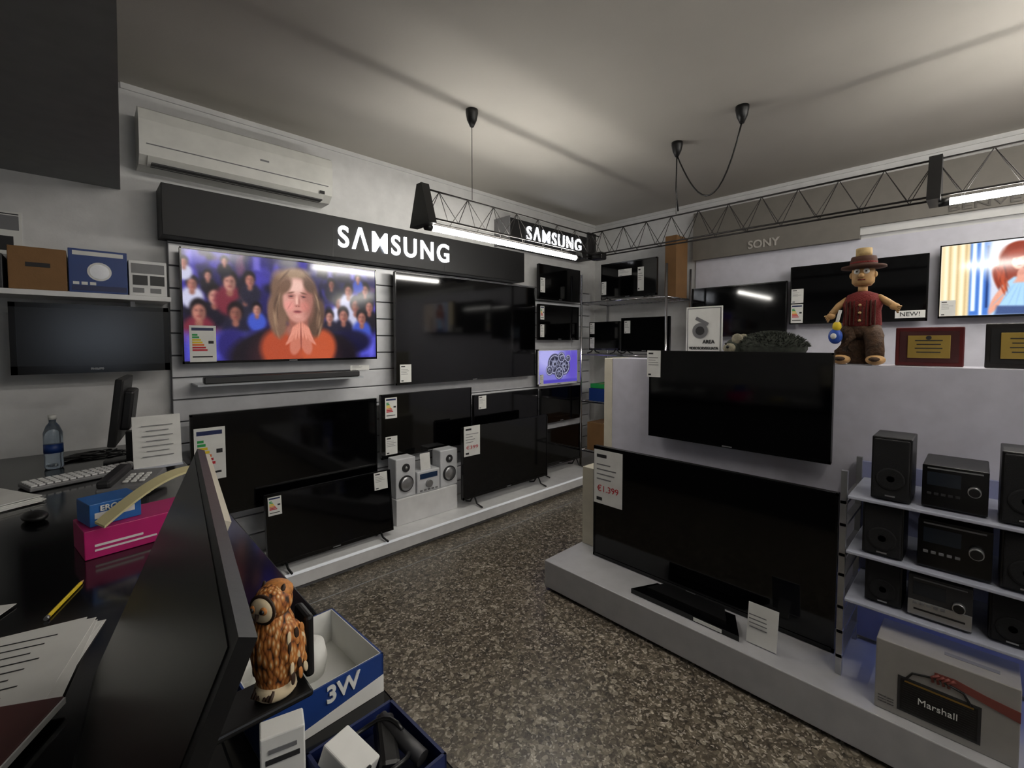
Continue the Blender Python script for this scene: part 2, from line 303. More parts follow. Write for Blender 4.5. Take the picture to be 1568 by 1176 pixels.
def pic_gear():
    p=Pic(240,134,(122,118,200)); p.ell(.4,.8,.6,.4,(176,174,236),soft=.9); p.ell(1.6,.5,.4,.6,(96,80,190),soft=.9); p.rect(0,0,1.8,.10,(80,68,176),.04)
    for (x,y,r) in [(.72,.58,.32),(1.16,.50,.27),(.92,.30,.2),(1.02,.78,.17),(.48,.40,.16),(1.34,.74,.12)]:
        p.ell(x,y,r,r,(60,60,80),soft=.1); p.ring(x,y,r*.82,.014,(178,180,212)); p.ring(x,y,r*.58,.02,(38,38,56)); p.ell(x-.02,y+.02,r*.34,r*.34,(150,152,180),soft=.4); p.ell(x,y,r*.14,r*.14,(26,26,40))
        for k in range(7): a=k*.9+x; p.ell(x+r*.45*math.cos(a),y+r*.45*math.sin(a),r*.08,r*.22,(120,122,150),a-HP,soft=.4)
    for _ in range(30): x=random.uniform(.4,1.4); y=random.uniform(.15,.9); p.ell(x,y,random.uniform(.02,.07),.012,random.choice([(200,202,230),(40,40,58),(96,98,124)]),random.uniform(0,3),soft=.5,al=.8)
    p.blur(1,1); return p.a,.8
# Samsung-wall TVs
G=.095
tv(.417,1.60,1.38,2.04,3.13,scr=pic_woman,wallgap=G+.010)
tv(1.757,3.323,1.17,2.05,3.13,wallgap=G+.010)
tv(.425,1.536,.50,1.10,3.02,wallgap=.215,bez=.012)
tv(1.627,2.50,.61,1.105,3.13,wallgap=G+.010)
tv(2.53,3.37,.55,1.03,3.13,wallgap=G+.010)
tv(3.40,4.08,1.95,2.31,3.15,wallgap=.085,bez=.012)
tv(3.40,4.06,1.53,1.90,3.15,wallgap=.085,bez=.012)
tv(3.39,4.05,1.05,1.43,3.15,wallgap=.085,scr=pic_gear,bez=.012,bm=WHITE)
tv(3.44,4.10,.65,1.02,3.15,wallgap=.085,bez=.012)
tv(3.30,4.04,.21,.60,3.08,stand='feet',floorz=.13,bez=.012)
tv(.761,1.578,.165,.595,2.87,stand='feet',floorz=.125,tilt=.10,bez=.012)
tv(2.24,3.28,.20,.80,2.92,stand='feet',floorz=.13,bez=.012)
tv(-.235,.355,1.35,1.69,3.10,bez=.022,thick=.045,wallgap=.195,logo='PHILIPS',sm=mat('screen_matte',(7,8,9),.2,spec=.55))
# Sony-wall TVs
tv(2.03,1.185,1.56,2.04,4.45,face='E',wallgap=.10,bez=.01)
tv(1.16,.28,1.66,2.15,4.45,face='E',wallgap=.10,bez=.01)
tv(.225,-.68,1.675,2.19,4.45,face='E',wallgap=.10,scr=pic_red,bez=.008)
# partition TVs
tv(1.635,.393,.184,.87,2.27,face='E',bez=.010)
tv(1.358,.455,.95,1.455,2.43,face='E',wallgap=.065,bez=.008)
# ---------- cards
def card(x,z,w,h,d,face='N',kind='price',txt=None,lean=0):
    b=MB('price_tag' if kind!='energy' else 'energy_label'); b.bx(0,w,-.0015,0,0,h,PAPER)
    f=-.0022
    if kind=='energy':
        b.bx(w*.08,w*.9,f,-.001,h*.86,h*.94,DBLUE)
        for k,m in enumerate([GRN,GRN,YEL,YEL,ORG,RED,RED]): b.bx(w*.1,w*(.3+.06*k),f,-.001,h*(.72-.07*k),h*(.77-.07*k),m)
        b.bx(w*.7,w*.9,f,-.001,h*.5,h*.58,INK); b.bx(w*.1,w*.85,f,-.001,h*.12,h*.16,INK)
    else:
        b.bx(w*.1,w*.45,f,-.001,h*.86,h*.92,INK)
        for k in range(4): b.bx(w*.1,w*random.uniform(.5,.9),f,-.001,h*(.72-.09*k),h*(.74-.09*k),GREY)
        b.bx(w*.1,w*.3,f,-.001,h*.06,h*.12,INK)
    o=b.done((x,d,z),(-lean,0,0)) if face=='N' else b.done((d,x,z),(0,0,-HP))
    if txt: text(txt,h*.16,(w*.5,-.0022,h*.28),RED,o,ext=.0004,width=w*.75)
    return o
T=3.1265
card(.45,1.39,.13,.21,T,kind='energy'); card(1.36,1.306,.14,.035,3.055)
card(1.79,1.19,.10,.14,T); card(.44,.72,.15,.30,3.0165,kind='energy'); card(1.66,.92,.10,.16,T,kind='energy'); card(1.66,.64,.10,.14,T)
card(2.58,.90,.09,.12,T); card(3.42,2.02,.07,.15,3.1465); card(3.42,1.74,.06,.14,3.1465,kind='energy'); card(3.42,1.56,.06,.13,3.1465); card(3.41,1.07,.06,.10,3.1465)
card(2.25,.56,.17,.25,2.9165,txt='€399'); card(.775,.47,.075,.11,2.895,kind='energy',lean=.10); card(1.45,.47,.10,.12,2.895,lean=.10); card(3.32,.33,.06,.14,3.0765)
card(1.63,.52,.20,.33,2.2665,face='E',txt='€1.399'); card(1.37,1.30,.085,.155,2.4265,face='E')
card(1.15,1.67,.09,.16,4.4465,face='E',kind='energy'); card(1.15,1.84,.09,.12,4.4465,face='E'); card(.215,1.69,.08,.11,4.4465,face='E')
b=MB('new_label'); b.bx(0,.17,-.002,0,0,.055,PAPER); o=b.done((4.4465,.46,1.685),E); text('NEW!',.045,(.085,-.003,.027),INK,o)
b=MB('price_tag'); b.box((0,0,.085),(.12,.003,.17),PAPER,rot=(-.15,0,0)); b.box((0,.03,.04),(.05,.003,.08),PAPER,rot=(.5,0,0))
for k in range(5): b.box((-.015,-.0115+.003*(4-k)-.004,.05+.02*k),(.07,.001,.004),GREY,rot=(-.15,0,0))
b.done((2.10,.62,.184),E)
# ---------- soundbars
b=MB('soundbar'); b.bx(.50,1.42,3.03,3.09,1.2635,1.305,BLK,.01); b.bx(.505,1.415,3.027,3.031,1.27,1.30,DGRAY); o=b.done()
b=MB('glass_shelf'); b.bx(.47,1.45,3.04,3.238,1.252,1.263,mat('frosted_shelf',(190,195,200),.2)); b.done()
# ---------- air conditioner
AC=mat('aircon_white',(214,214,208),.4)
b=MB('air_conditioner')
prof=[(0,0),(0,.29),(-.15,.30),(-.19,.28),(-.205,.22),(-.205,.11),(-.19,.04),(-.14,.0)]
b.poly([(.0,y,z) for y,z in prof],(1.02,0,0),AC)
b.bx(.03,.99,-.207,-.195,.095,.099,GREY); b.box((.50,-.172,.018),(.93,.003,.06),AC,rot=(.75,0,0)); b.bx(.05,.95,-.20,-.13,-.004,.004,DGRAY)
b.box((.95,-.203,.05),(.03,.004,.02),BLK); b.box((.6,-.206,.16),(.05,.002,.01),GREY)
b.done((.255,3.299,2.46))
# ---------- truss lighting
b=MB('track_truss')
def truss(p0,p1,top,bot,hw):
    p0=Vector(p0);p1=Vector(p1); L_=(p1-p0).length; d=(p1-p0).normalized(); n=Vector((-d.y,d.x,0))
    for a in (0,hw,-hw):
        z=top if a==0 else bot; b.cyl(p0+n*a+Vector((0,0,z)),p1+n*a+Vector((0,0,z)),.0055,TRM,seg=8)
    k=int(L_/.19)
    for s_ in (hw,-hw):
        for i in range(k):
            q0=p0+d*(L_*i/k); q1=p0+d*(L_*(i+.5)/k); q2=p0+d*(L_*(i+1)/k)
            b.cyl(q0+n*s_+Vector((0,0,bot)),q1+Vector((0,0,top)),.0022,TRM,seg=6); b.cyl(q1+Vector((0,0,top)),q2+n*s_+Vector((0,0,bot)),.0022,TRM,seg=6)
    for i in range(0,k+1,3):
        q=p0+d*(L_*i/k)+Vector((0,0,bot)); b.cyl(q+n*hw,q-n*hw,.0022,TRM,seg=6)
truss((1.42,2.2,0),(3.1,2.2,0),2.37,2.20,.045); truss((3.1,2.27,0),(3.1,-1.9,0),2.41,2.22,.045)
b.bx(3.06,3.14,2.15,2.25,2.18,2.24,BLK,.01); b.bx(3.045,3.155,2.27,2.285,2.19,2.41,BLK)
tr=b.done()
def lamp(p0,p1,zb,e2=.05,h2=.22):
    b=MB('tube_pendant_light'); p0=Vector(p0); p1=Vector(p1); d=(p1-p0).normalized(); n=Vector((-d.y,d.x,0)); L_=(p1-p0).length
    def P(t,s_,z): return p0+d*t+n*s_+Vector((0,0,z))
    for t,hw,hh in ((-.05,.10,.22),(L_+.01,e2,h2)):
        b.poly([P(t,-hw,zb-.01),P(t,hw,zb-.01),P(t,.025,zb+hh),P(t,-.025,zb+hh)],d*.05,BLK)
    b.cyl(P(0,0,zb-.012),P(L_,0,zb-.012),.017,TUBE,seg=14)
    b.cyl(P(-.01,0,zb-.012),P(.03,0,zb-.012),.02,BLK); b.cyl(P(L_-.03,0,zb-.012),P(L_+.01,0,zb-.012),.02,BLK)
    return b.done()
lamp((1.44,2.2,0),(2.82,2.2,0),2.17,e2=.04,h2=.05); lamp((3.1,.16,0),(3.1,-1.24,0),2.205)
# unseen batten lamps added behind the viewpoint as fill light
FILLTUBE=mat('added_fill_tube',(255,250,242),.5,emit=58)
for (x0,x1,y) in ((.5,1.9,-.6),(2.4,3.8,-.6),(.5,1.9,-1.8),(2.4,3.8,-1.8)):
    b=MB('added_fill_light'); b.bx(x0-.03,x1+.03,y-.03,y+.03,H-.05,H,WHITE,.004); b.cyl((x0,y,H-.075),(x1,y,H-.075),.014,FILLTUBE,seg=12)
    for x in (x0-.01,x1-.01): b.bx(x,x+.02,y-.015,y+.015,H-.09,H-.05,WHITE)
    b.done()
def canopy(x,y):
    b=MB('pendant_cord'); b.lathe([(.012,-.10),(.03,-.06),(.038,-.02),(.038,0)],(x,y,H),BLK); return b
b=canopy(1.77,2.2); b.cyl((1.77,2.2,2.38),(1.77,2.2,H-.09),.002,BLK,seg=6); b.done()
b=canopy(3.1,1.54); b.cyl((3.1,1.54,2.418),(3.1,1.54,H-.09),.003,BLK,seg=6)
b.tube([(3.1,1.54,2.84),(3.115,1.55,2.6),(3.11,1.53,2.44)],.005,BLK); b.done()
b=canopy(2.915,1.04); pts=[]
for i in range(17):
    t=i/16; sag=.36*4*t*(1-t)*(.75+.5*(1-t)); pts.append((2.915+.185*t,1.04+.5*t,2.83-sag+.0*t))
b.tube(pts,.005,BLK); b.done()
# ---------- east wall bands
b=MB('brand_band'); b.bx(4.50,4.569,.70,2.05,2.33,2.80,GREYHEAD); o=b.done(); text('SONY',.10,(4.497,1.40,2.40),mat('band_letters',(176,172,165),.5),o,rot=(HP,0,-HP),ext=.004,width=.26,bold=.002)
b=MB('brand_band'); b.bx(4.50,4.569,-2.2,.70,2.42,2.80,GREYHEAD); b.bx(4.53,4.569,-2.2,.70,2.36,2.42,WALL); o=b.done(); text('BENVENUTI',.07,(4.497,-.12,2.455),mat('band_letters2',(90,87,82),.5),o,rot=(HP,0,-HP),ext=.004,width=.62)
b=MB('display_back_panel'); b.bx(4.555,4.569,-2.2,2.04,.3,2.33,mat('panel_lavender',(204,204,214),.4)); b.done()
# ---------- corner rack
b=MB('metal_shelving_rack')
for y in (3.08,2.08):
    for x in (4.02,4.52): b.cyl((x,y,0),(x,y,2.25),.012,CHROME)
for z in (.3,.85,1.37,1.94):
    for x in (4.02,4.52): b.cyl((x,3.08,z),(x,2.08,z),.008,CHROME)
    for y in (3.08,2.08): b.cyl((4.02,y,z),(4.52,y,z),.008,CHROME)
    for k in range(1,18): b.cyl((4.02,2.08+k*1./18,z),(4.52,2.08+k*1./18,z),.003,CHROME,seg=6)
b.done()
tv(2.90,2.24,1.975,2.35,4.13,face='E',stand='feet',floorz=1.95,bez=.012)
tv(3.05,2.66,1.42,1.73,4.13,face='E',stand='feet',floorz=1.38,bez=.012)
tv(2.64,2.10,1.41,1.76,4.13,face='E',stand='feet',floorz=1.38,bez=.012)
for (y,z,w,h) in [(2.89,2.02,.06,.14),(2.68,2.20,.16,.07),(2.45,2.03,.07,.24),(3.04,1.60,.06,.12),(3.04,1.44,.06,.12),(2.60,1.60,.07,.13)]:
    card(y,z,w,h,4.1265,face='E')
def carton(name,x0,x1,y0,y1,z0,z1,m):
    b=MB(name); b.bx(x0,x1,y0,y1,z0,z1,m,.003)
    b.bx(x0+.02,x1-.02,(y0+y1)/2-.02,(y0+y1)/2+.02,z1,z1+.0008,mat('packing_tape',(170,140,90),.3))
    return b
carton('cardboard_box',4.25,4.49,2.10,2.22,1.95,2.56,CARD).done()
carton('storage_box',4.06,4.4,2.75,3.0,.86,1.0,BLUE).done(); carton('storage_box',4.06,4.4,2.4,2.72,.86,1.06,GREY).done()
carton('storage_box',4.06,4.4,2.6,3.02,.31,.62,CARD).done(); carton('green_box',4.07,4.39,2.76,2.99,1.003,1.05,GRN).done()
# ---------- partition & platform
b=MB('display_platform'); b.bx(2.0,2.75,-1.9,1.80,.02,.18,mat('platform_grey_white',(176,176,178),.4),.004); b.bx(2.03,2.72,-1.87,1.77,0,.02,DGRAY); b.done()
PART=mat('partition_lavender',(200,199,210),.45)
b=MB('display_partition'); b.bx(2.50,2.72,-1.85,1.66,.1805,1.40,PART); b.bx(2.495,2.72,1.66,1.72,.1805,1.40,CREAM,.003); b.bx(2.36,2.72,1.645,1.79,.1805,.69,CREAM,.003); b.done()
b=MB('tv_plinth_base'); b.poly([(-.27,-.10,0),(.27,-.10,0),(.20,.05,0),(-.20,.05,0)],(0,0,.025),BLKG); b.poly([(-.20,-.06,.025),(.20,-.06,.025),(.15,.05,.025),(-.15,.05,.025)],(0,0,.02),BLK); b.box((.13,-.101,.0125),(.13,.002,.016),PAPER); b.done((2.16,.97,.1805),E)
# ---------- hi-fi rack
FROST=mat('frosted_glass',(180,184,198),.2,spec=.6)
b=MB('hifi_rack')
for z in (.495,.685,.90): b.bx(2.12,2.47,-.62,.34,z,z+.012,FROST,.003)
for y in (.355,-.60):
    b.bx(2.14,2.16,y-.01,y+.01,.181,1.0,SILVER); b.bx(2.45,2.47,y-.01,y+.01,.181,1.0,SILVER)
    for z in (.25,.35,.45,.58,.66,.78,.87): b.bx(2.14,2.47,y-.012,y+.012,z,z+.012,SILVER)
b.bx(2.47,2.49,-.62,.36,.2,.98,mat('rack_back',(150,155,190),.3)); b.bx(2.44,2.465,-.5,.30,.482,.49,mat('rack_led',(170,185,255),.4,emit=3.5)); b.done()
CLOTH=mat('speaker_cloth',(14,14,16),.9,bump=.3,bscale=600)
def speaker(x,y,z,w,h,dp):
    b=MB('bookshelf_speaker'); b.bx(-w/2,w/2,0,dp,0,h,BLK,.004); b.bx(-w*.45,w*.45,-.010,0,h*.03,h*.97,CLOTH,.005)
    b.lathe([(w*.33,0),(w*.36,.002),(w*.3,.002),(w*.1,0)],(0,-.010,h*.35),CLOTH,rot=(HP,0,0)); b.box((0,-.0105,h*.08),(w*.25,.002,.005),SILVER)
    for sx in (-.4,.4): b.cyl((sx*w,.02,-.003),(sx*w,.02,0),.006,BLK)
    return b.done((x,y,z+.003),E)
def hifi(x,y,z,w,h,dp,kind):
    b=MB('micro_hifi_system'); body=BLK if kind<2 else DGRAY; b.bx(-w/2,w/2,0,dp,.006,h,body,.004)
    b.bx(-w/2,w/2,-.006,0,.006,h,BLKG if kind<2 else DGRAY,.002)
    if kind==2: b.bx(-w/2,w/2,-.009,0,.01,h*.42,SILVER,.002); b.bx(-w*.4,w*.4,-.010,0,h*.2,h*.24,BLK)
    b.bx(-w*.42,w*.1,-.0075,0,h*.55,h*.85,mat('lcd_window',(30,36,44),.1)); b.cyl((w*.3,0,h*.55),(w*.3,-.03,h*.55),w*.1,SILVER,seg=24); b.cyl((w*.3,-.03,h*.55),(w*.3,-.032,h*.55),w*.085,BLK,seg=24)
    b.bx(-w*.42,w*.42,-.0078,0,h*.92,h*.95,GREY)
    for k in range(5): b.box((-w*.38+k*w*.11,-.009,h*.36),(w*.07,.006,h*.05),GREY if kind!=0 else DGRAY,.001)
    for sx in (-.4,.4): b.cyl((sx*w,.03,0),(sx*w,.03,.008),.01,BLK)
    return b.done((x,y,z),E)
Z3,Z2,Z1=.9125,.6975,.5075
speaker(2.15,.217,Z3,.115,.235,.17); speaker(2.15,-.115,Z3,.115,.235,.17) ; hifi(2.17,.05,Z3,.165,.155,.22,0)
speaker(2.15,.235,Z2,.12,.195,.16); hifi(2.16,.045,Z2,.185,.175,.22,1); speaker(2.15,-.125,Z2,.12,.195,.16)
speaker(2.17,.23,Z1,.11,.165,.15); hifi(2.16,.075,Z1,.165,.155,.22,2); speaker(2.17,-.10,Z1,.11,.165,.15)
# speaker carton
CB=mat('carton_grey',(150,147,143),.6)
b=MB('speaker_carton'); b.bx(-.175,.175,0,.17,0,.255,CB,.003); b.box((-.01,-.0008,.088),(.205,.0016,.125),DGRAY,.0006)
b.box((-.01,-.002,.088),(.19,.002,.110),BLK,.001); b.tube([(-.095,-.003,.142),(-.075,-.003,.175),(-.01,-.003,.19),(.05,-.003,.175),(.07,-.003,.142)],.0035,BLK)
for k in range(12): b.box((-.01,-.0032,.042+.008*k),(.18,.0008,.001),DGRAY)
b.box((-.01,-.0034,.138),(.17,.001,.006),mat('brass_trim',(150,120,60),.4,metal=.6))
SKIN=mat('printed_skin',(122,62,54),.6)
b.poly([(.175,-.001,.150),(.175,-.001,.185),(.10,-.001,.195),(.03,-.001,.210),(-.02,-.001,.208),(-.02,-.001,.196),(.03,-.001,.185),(.09,-.001,.170)],(0,-.0015,0),SKIN)
for k in range(4): b.tube([(.03-.013*k,-.003,.203),(.012-.013*k,-.003,.188),(.016-.013*k,-.003,.173)],.0045,SKIN)
b.bx(.0,.13,.05,.07,.255,.256,GREY); o=b.done((2.05,.055,.1805),E)
text('Marshall',.030,(-.01,-.0045,.085),PAPER,o)
for k in range(3): text('bluetooth speaker',.006,(-.165,-.0012,.05-.01*k),DGRAY,o,align='LEFT',ext=.0004)
# ---------- small things on partition top
b=MB('surveillance_sign'); b.box((0,0,.155),(.21,.006,.31),PAPER,.001); b.box((0,-.0035,.155),(.195,.001,.295),GREY); b.box((0,-.004,.155),(.185,.001,.285),PAPER)
b.cyl((-.02,-.004,.17),(-.02,-.008,.17),.045,GREY,seg=24); b.cyl((-.02,-.008,.17),(-.02,-.010,.17),.025,DGRAY,seg=24); b.box((-.01,-.006,.225),(.08,.003,.02),GREY,rot=(0,.5,0)); b.box((0,.03,.05),(.06,.05,.1),GREY)
o=b.done((2.62,1.12,1.4005),E); text('AREA',.028,(.03,-.006,.105),INK,o,bold=.0008); text('VIDEOSORVEGLIATA',.022,(0,-.006,.068),INK,o,bold=.0006,width=.17)
for k in range(3): text('private property',.010,(0,-.006,.045-.012*k),GREY,o)
def plaque(y,m,w,h):
    b=MB('award_plaque'); b.box((0,0,h/2),(w,.02,h),m,.004); b.box((0,-.0105,h/2),(w*.86,.004,h*.8),mat('velvet_'+m.name,(60,18,18) if 'red' in m.name else (15,14,14),.8))
    b.box((0,-.014,h/2),(w*.62,.004,h*.58),mat('brass_plate',(196,166,86),.3,metal=.7),.001)
    for k in range(4): b.box((0,-.0165,h*.66-k*h*.1),(w*(.4-.05*(k%2)),.001,.004),INK)
    b.cyl((0,-.016,h*.73),(0,-.018,h*.73),.009,DGRAY); b.box((0,.03,h*.32),(.03,.05,h*.5),m,rot=(.5,0,0)); b.done((2.60,y,1.401),(-.0,0,-HP))
plaque(.155,mat('red_wood',(84,18,18),.35),.215,.165); plaque(-.12,mat('black_wood',(22,18,16),.35),.22,.175)
# plush
b=MB('plush_toy'); PL=mat('plush_fur',(54,58,51),.95,var=.4,vscale=60); PC=mat('plush_cream',(140,134,116),.95,var=.3,vscale=80)
b.sph((0,0,.075),(.17,.085,.074),PL,seg=20); b.sph((-.17,-.01,.065),(.06,.055,.06),PL); b.sph((-.185,-.055,.07),(.035,.03,.028),PC); b.sph((-.185,-.085,.078),.009,BLK)
for q in (-1,1): b.sph((-.15,q*.045,.12),(.03,.012,.03),PC); b.sph((-.20,-.052+q*.02,.095),.006,BLK)
for q in (-.13,.1): b.sph((q,-.06,.022),(.045,.04,.021),PC)
for _ in range(1100):
    a=random.uniform(0,2*math.pi); ph=random.uniform(.05,HP); n=Vector((math.cos(a)*math.cos(ph),math.sin(a)*math.cos(ph),math.sin(ph))); p=Vector((n.x*.17,n.y*.085,.075+n.z*.074))
    b.cyl(p,p+(n+Vector((random.uniform(-.5,.5),random.uniform(-.5,.5),random.uniform(-.3,.3)))).normalized()*.016,.003,PL,r1=.0003,seg=3)
b.done((2.61,.765,1.4005),E)
# wooden doll
b=MB('wooden_doll'); REDK=mat('knit_red',(104,24,22),.9,bump=.5,bscale=200); CORK=mat('cork',(180,154,106),.8,var=.25,vscale=60); FELT=mat('felt_brown',(68,40,28),.9)
b.lathe([(.048,.17),(.056,.20),(.056,.29),(.05,.32)],(0,0,0),BARK,seg=14,sc=(1,.8))
b.lathe([(.05,.165),(.064,.18),(.06,.245),(.066,.28),(.05,.32),(.02,.335)],(0,0,.0),REDK,seg=18,sc=(1.15,.85))
for k in range(8): b.box((-.052+.015*k,-.048,.235),(.004,.010,.11),FELT)
for k in range(3): b.sph((0,-.058,.20+.035*k),.006,CORK)
b.cyl((0,0,.325),(0,0,.37),.018,TAN); b.lathe([(.03,.36),(.042,.375),(.044,.42),(.04,.45)],(0,0,0),TAN,seg=18)
b.lathe([(.048,.435),(.085,.441),(.083,.450),(.052,.456),(.050,.475),(.046,.492)],(0,0,0),FELT,seg=22); b.lathe([(.0515,.456),(.0515,.468)],(0,0,0),REDK,seg=22); b.cyl((0,0,.49),(0,0,.53),.03,CORK,seg=18)
for q in (-1,1): b.sph((q*.017,-.040,.423),(.012,.007,.013),PAPER); b.sph((q*.017,-.047,.422),.004,BLK); b.sph((q*.044,0,.41),(.008,.01,.014),TAN)
b.sph((0,-.05,.403),(.011,.016,.011),TAN); b.box((0,-.042,.385),(.028,.004,.005),REDK)
b.tube([(-.055,0,.30),(-.085,-.01,.275),(-.11,-.03,.235)],.017,TAN,taper=[1,.9,.8]); b.tube([(.055,0,.305),(.085,-.01,.285),(.115,-.03,.262)],.017,TAN,taper=[1,.9,.8])
for hx,hz,s_ in ((-.112,.225,-1),(.118,.258,1)):
    b.sph((hx,-.033,hz),(.018,.012,.016),TAN)
    for k in range(4): b.tube([(hx,-.033,hz),(hx+s_*(.008+.003*k),-.036-.002*k,hz-.018+.006*k),(hx+s_*(.012+.004*k),-.04,hz-.028+.009*k)],.004,TAN)
b.lathe([(.045,.12),(.062,.14),(.06,.18),(.05,.2)],(0,0,0),BARK,seg=14,sc=(1.1,.85))
for q in (-1,1):
    b.tube([(q*.035,0,.17),(q*.05,-.04,.13),(q*.058,-.05,.06),(q*.058,-.05,.03)],.036,BARK,taper=[1,1.05,.95,.9],seg=12); b.sph((q*.062,-.065,.024),(.036,.042,.023),TAN); b.sph((q*.062,-.070,.026),(.028,.042,.016),BARK)
b.box((0,.01,.062),(.11,.07,.12),BARK,.01)
b.sph((-.085,-.075,.13),(.028,.014,.036),mat('toy_blue',(40,80,170),.5)); b.sph((-.08,-.075,.175),(.018,.013,.024),YEL); b.box((-.075,-.078,.215),(.012,.008,.07),PAPER,rot=(0,.2,0)); b.sph((-.09,-.088,.13),(.012,.006,.014),PAPER)
b.done((2.60,.385,1.4005),E)
# ---------- stereo
b=MB('mini_stereo'); SW=mat('stereo_silver_white',(205,207,210),.35)
for cx in (-.20,.20):
    b.bx(cx-.085,cx+.085,0,.12,0,.30,SW,.008); b.cyl((cx,0,.105),(cx,-.008,.105),.062,DGRAY,seg=28); b.lathe([(.05,0),(.052,.006),(.03,.002),(.012,.010)],(cx,-.008,.105),SILVER,rot=(HP,0,0)); b.cyl((cx,0,.225),(cx,-.006,.225),.032,DGRAY,seg=24); b.sph((cx,-.006,.225),(.012,.008,.012),SILVER)
b.bx(-.105,.105,-.005,.12,0,.17,SW,.008); b.bx(-.08,.08,-.008,-.004,.11,.15,mat('lcd_blue',(30,50,80),.1)); b.cyl((.0,-.005,.065),(.0,-.02,.065),.03,SILVER,seg=24)
for k in range(5): b.box((-.07+.035*k,-.008,.02),(.02,.006,.01),GREY)
b.box((-.01,.03,.235),(.09,.002,.13),PAPER,rot=(-.1,0,0)); b.done((1.95,2.985,.3305))
# ---------- left wall shelf & boxes
b=MB('wall_shelf'); b.bx(-1.2,.36,3.02,3.299,1.72,1.745,WHITE,.002)
for x in (-.9,.2): b.bx(x,x+.02,3.15,3.299,1.66,1.72,WHITE)
b.done()
b=carton('cardboard_box',-.225,-.035,3.03,3.25,1.7455,1.94,CARD); b.box((-.13,3.029,1.86),(.08,.001,.02),INK); b.done()
b=MB('lamp_box'); b.bx(-.03,.185,3.03,3.25,1.7455,1.955,BLUE,.002); b.cyl((.08,3.03,1.85),(.08,3.0285,1.85),.045,PAPER,seg=24); b.cyl((.08,3.0285,1.85),(.08,3.027,1.85),.036,SILVER,seg=24); b.bx(-.02,.18,3.0285,3.03,1.755,1.78,DBLUE); b.bx(-.015,.17,3.0285,3.03,1.925,1.945,PAPER)
for k in range(3): b.box((-.005+.03*k,3.0285,1.79),(.022,.002,.014),PAPER)
b.done()
b=MB('appliance_box'); b.bx(.19,.345,3.03,3.25,1.7455,1.925,WOODW,.002); b.bx(.20,.335,3.0285,3.03,1.86,1.91,GREY)
for k in range(2): b.bx(.205+.07*k,.265+.07*k,3.0285,3.03,1.80,1.85,DGRAY); b.bx(.205+.07*k,.25+.07*k,3.0285,3.03,1.76,1.785,GREY)
b.done()
b=MB('wall_poster'); b.bx(-.30,-.19,3.296,3.30,1.93,2.14,PAPER); b.bx(-.29,-.2,3.295,3.297,2.05,2.12,GREY); b.bx(-.28,-.22,3.295,3.297,1.95,2.02,INK); b.bx(-.28,-.2,3.295,3.297,2.125,2.13,INK); b.done()
b=MB('storage_box'); b.bx(-.60,-.24,3.03,3.25,1.7455,1.90,DGRAY,.003); b.done()
b=MB('trim_3'); b.bx(-.42,-.33,3.265,3.30,.0,1.45,DGRAY); b.done()
# ---------- counter
b=MB('shop_counter'); b.bx(-1.3,.34,.15,3.255,.90,.94,COUNTER,.004); b.bx(-1.25,.28,.2,3.25,0,.90,DGRAY); b.done()
CT=.9405
# computer monitor (screen faces west, leaning back)
b=MB('computer_monitor'); A=Vector((.150,.995,1.305)); Bp=Vector((.070,.335,1.305)); dn=Vector((-.15,0,-.352)); nrm=dn.cross(Bp-A).normalized()
if nrm.x<0: nrm=-nrm
b.poly([A,Bp,Bp+dn,A+dn],nrm*.012,BLK)
i1=(Bp-A).normalized(); dd=dn.normalized()
b.poly([A+i1*.012+dd*.012,Bp-i1*.012+dd*.012,Bp-i1*.012+dn-dd*.02,A+i1*.012+dn-dd*.02],-nrm*.001,mat('screen_matte_black',(8,8,8),.3))
b.poly([A+i1*.01+nrm*.012+dd*.004,A+i1*.40+nrm*.012+dd*.004,A+i1*.40+nrm*.012+dd*.20,A+i1*.01+nrm*.012+dd*.20],nrm*.010,CREAM)
b.poly([A+i1*.2+nrm*.022+dd*.08,A+i1*.45+nrm*.022+dd*.08,A+i1*.45+nrm*.022+dd*.3,A+i1*.2+nrm*.022+dd*.3],nrm*.02,BLK)
c=(A+Bp)/2+dn*.6+nrm*.04; b.box((c.x+.01,c.y,1.02),(.03,.07,.155),BLK); b.box((c.x-.01,c.y,CT+.007),(.16,.22,.012),BLK,.004)
b.box((.090,.40,1.207),(.086,.042,.006),BLK,.002); b.box((.137,.412,1.235),(.008,.03,.055),BLK,.003)
b.done()
b=MB('owl_figurine'); OF=owlmat(); OB=mat('owl_orange',(186,122,62),.6,var=.3,vscale=300); OD=mat('owl_dark',(52,34,22),.6); OC=mat('owl_cream',(214,196,162),.6)
b.lathe([(.0135,0),(.0165,.004),(.0150,.012),(.0175,.022),(.0198,.036),(.0195,.05),(.0165,.063),(.0135,.070),(.0125,.074)],(0,0,0),OF,seg=28,sc=(1,.95))
b.lathe([(.015,0),(.0175,.003),(.0165,.010),(.014,.012)],(0,0,0),OC,seg=20)
b.sph((0,-.001,.081),(.0162,.0158,.0150),OF,seg=24); b.sph((-.0,-.0095,.080),(.0125,.008,.0115),OC,seg=18); b.sph((0,.004,.0885),(.0145,.012,.0085),OB)
b.lathe([(.0128,0),(.0132,.0015),(.0118,.002)],(0,-.0120,.080),OD,rot=(HP,0,0),seg=20)
b.sph((0,-.0135,.080),(.0112,.0055,.0105),OC,seg=18)
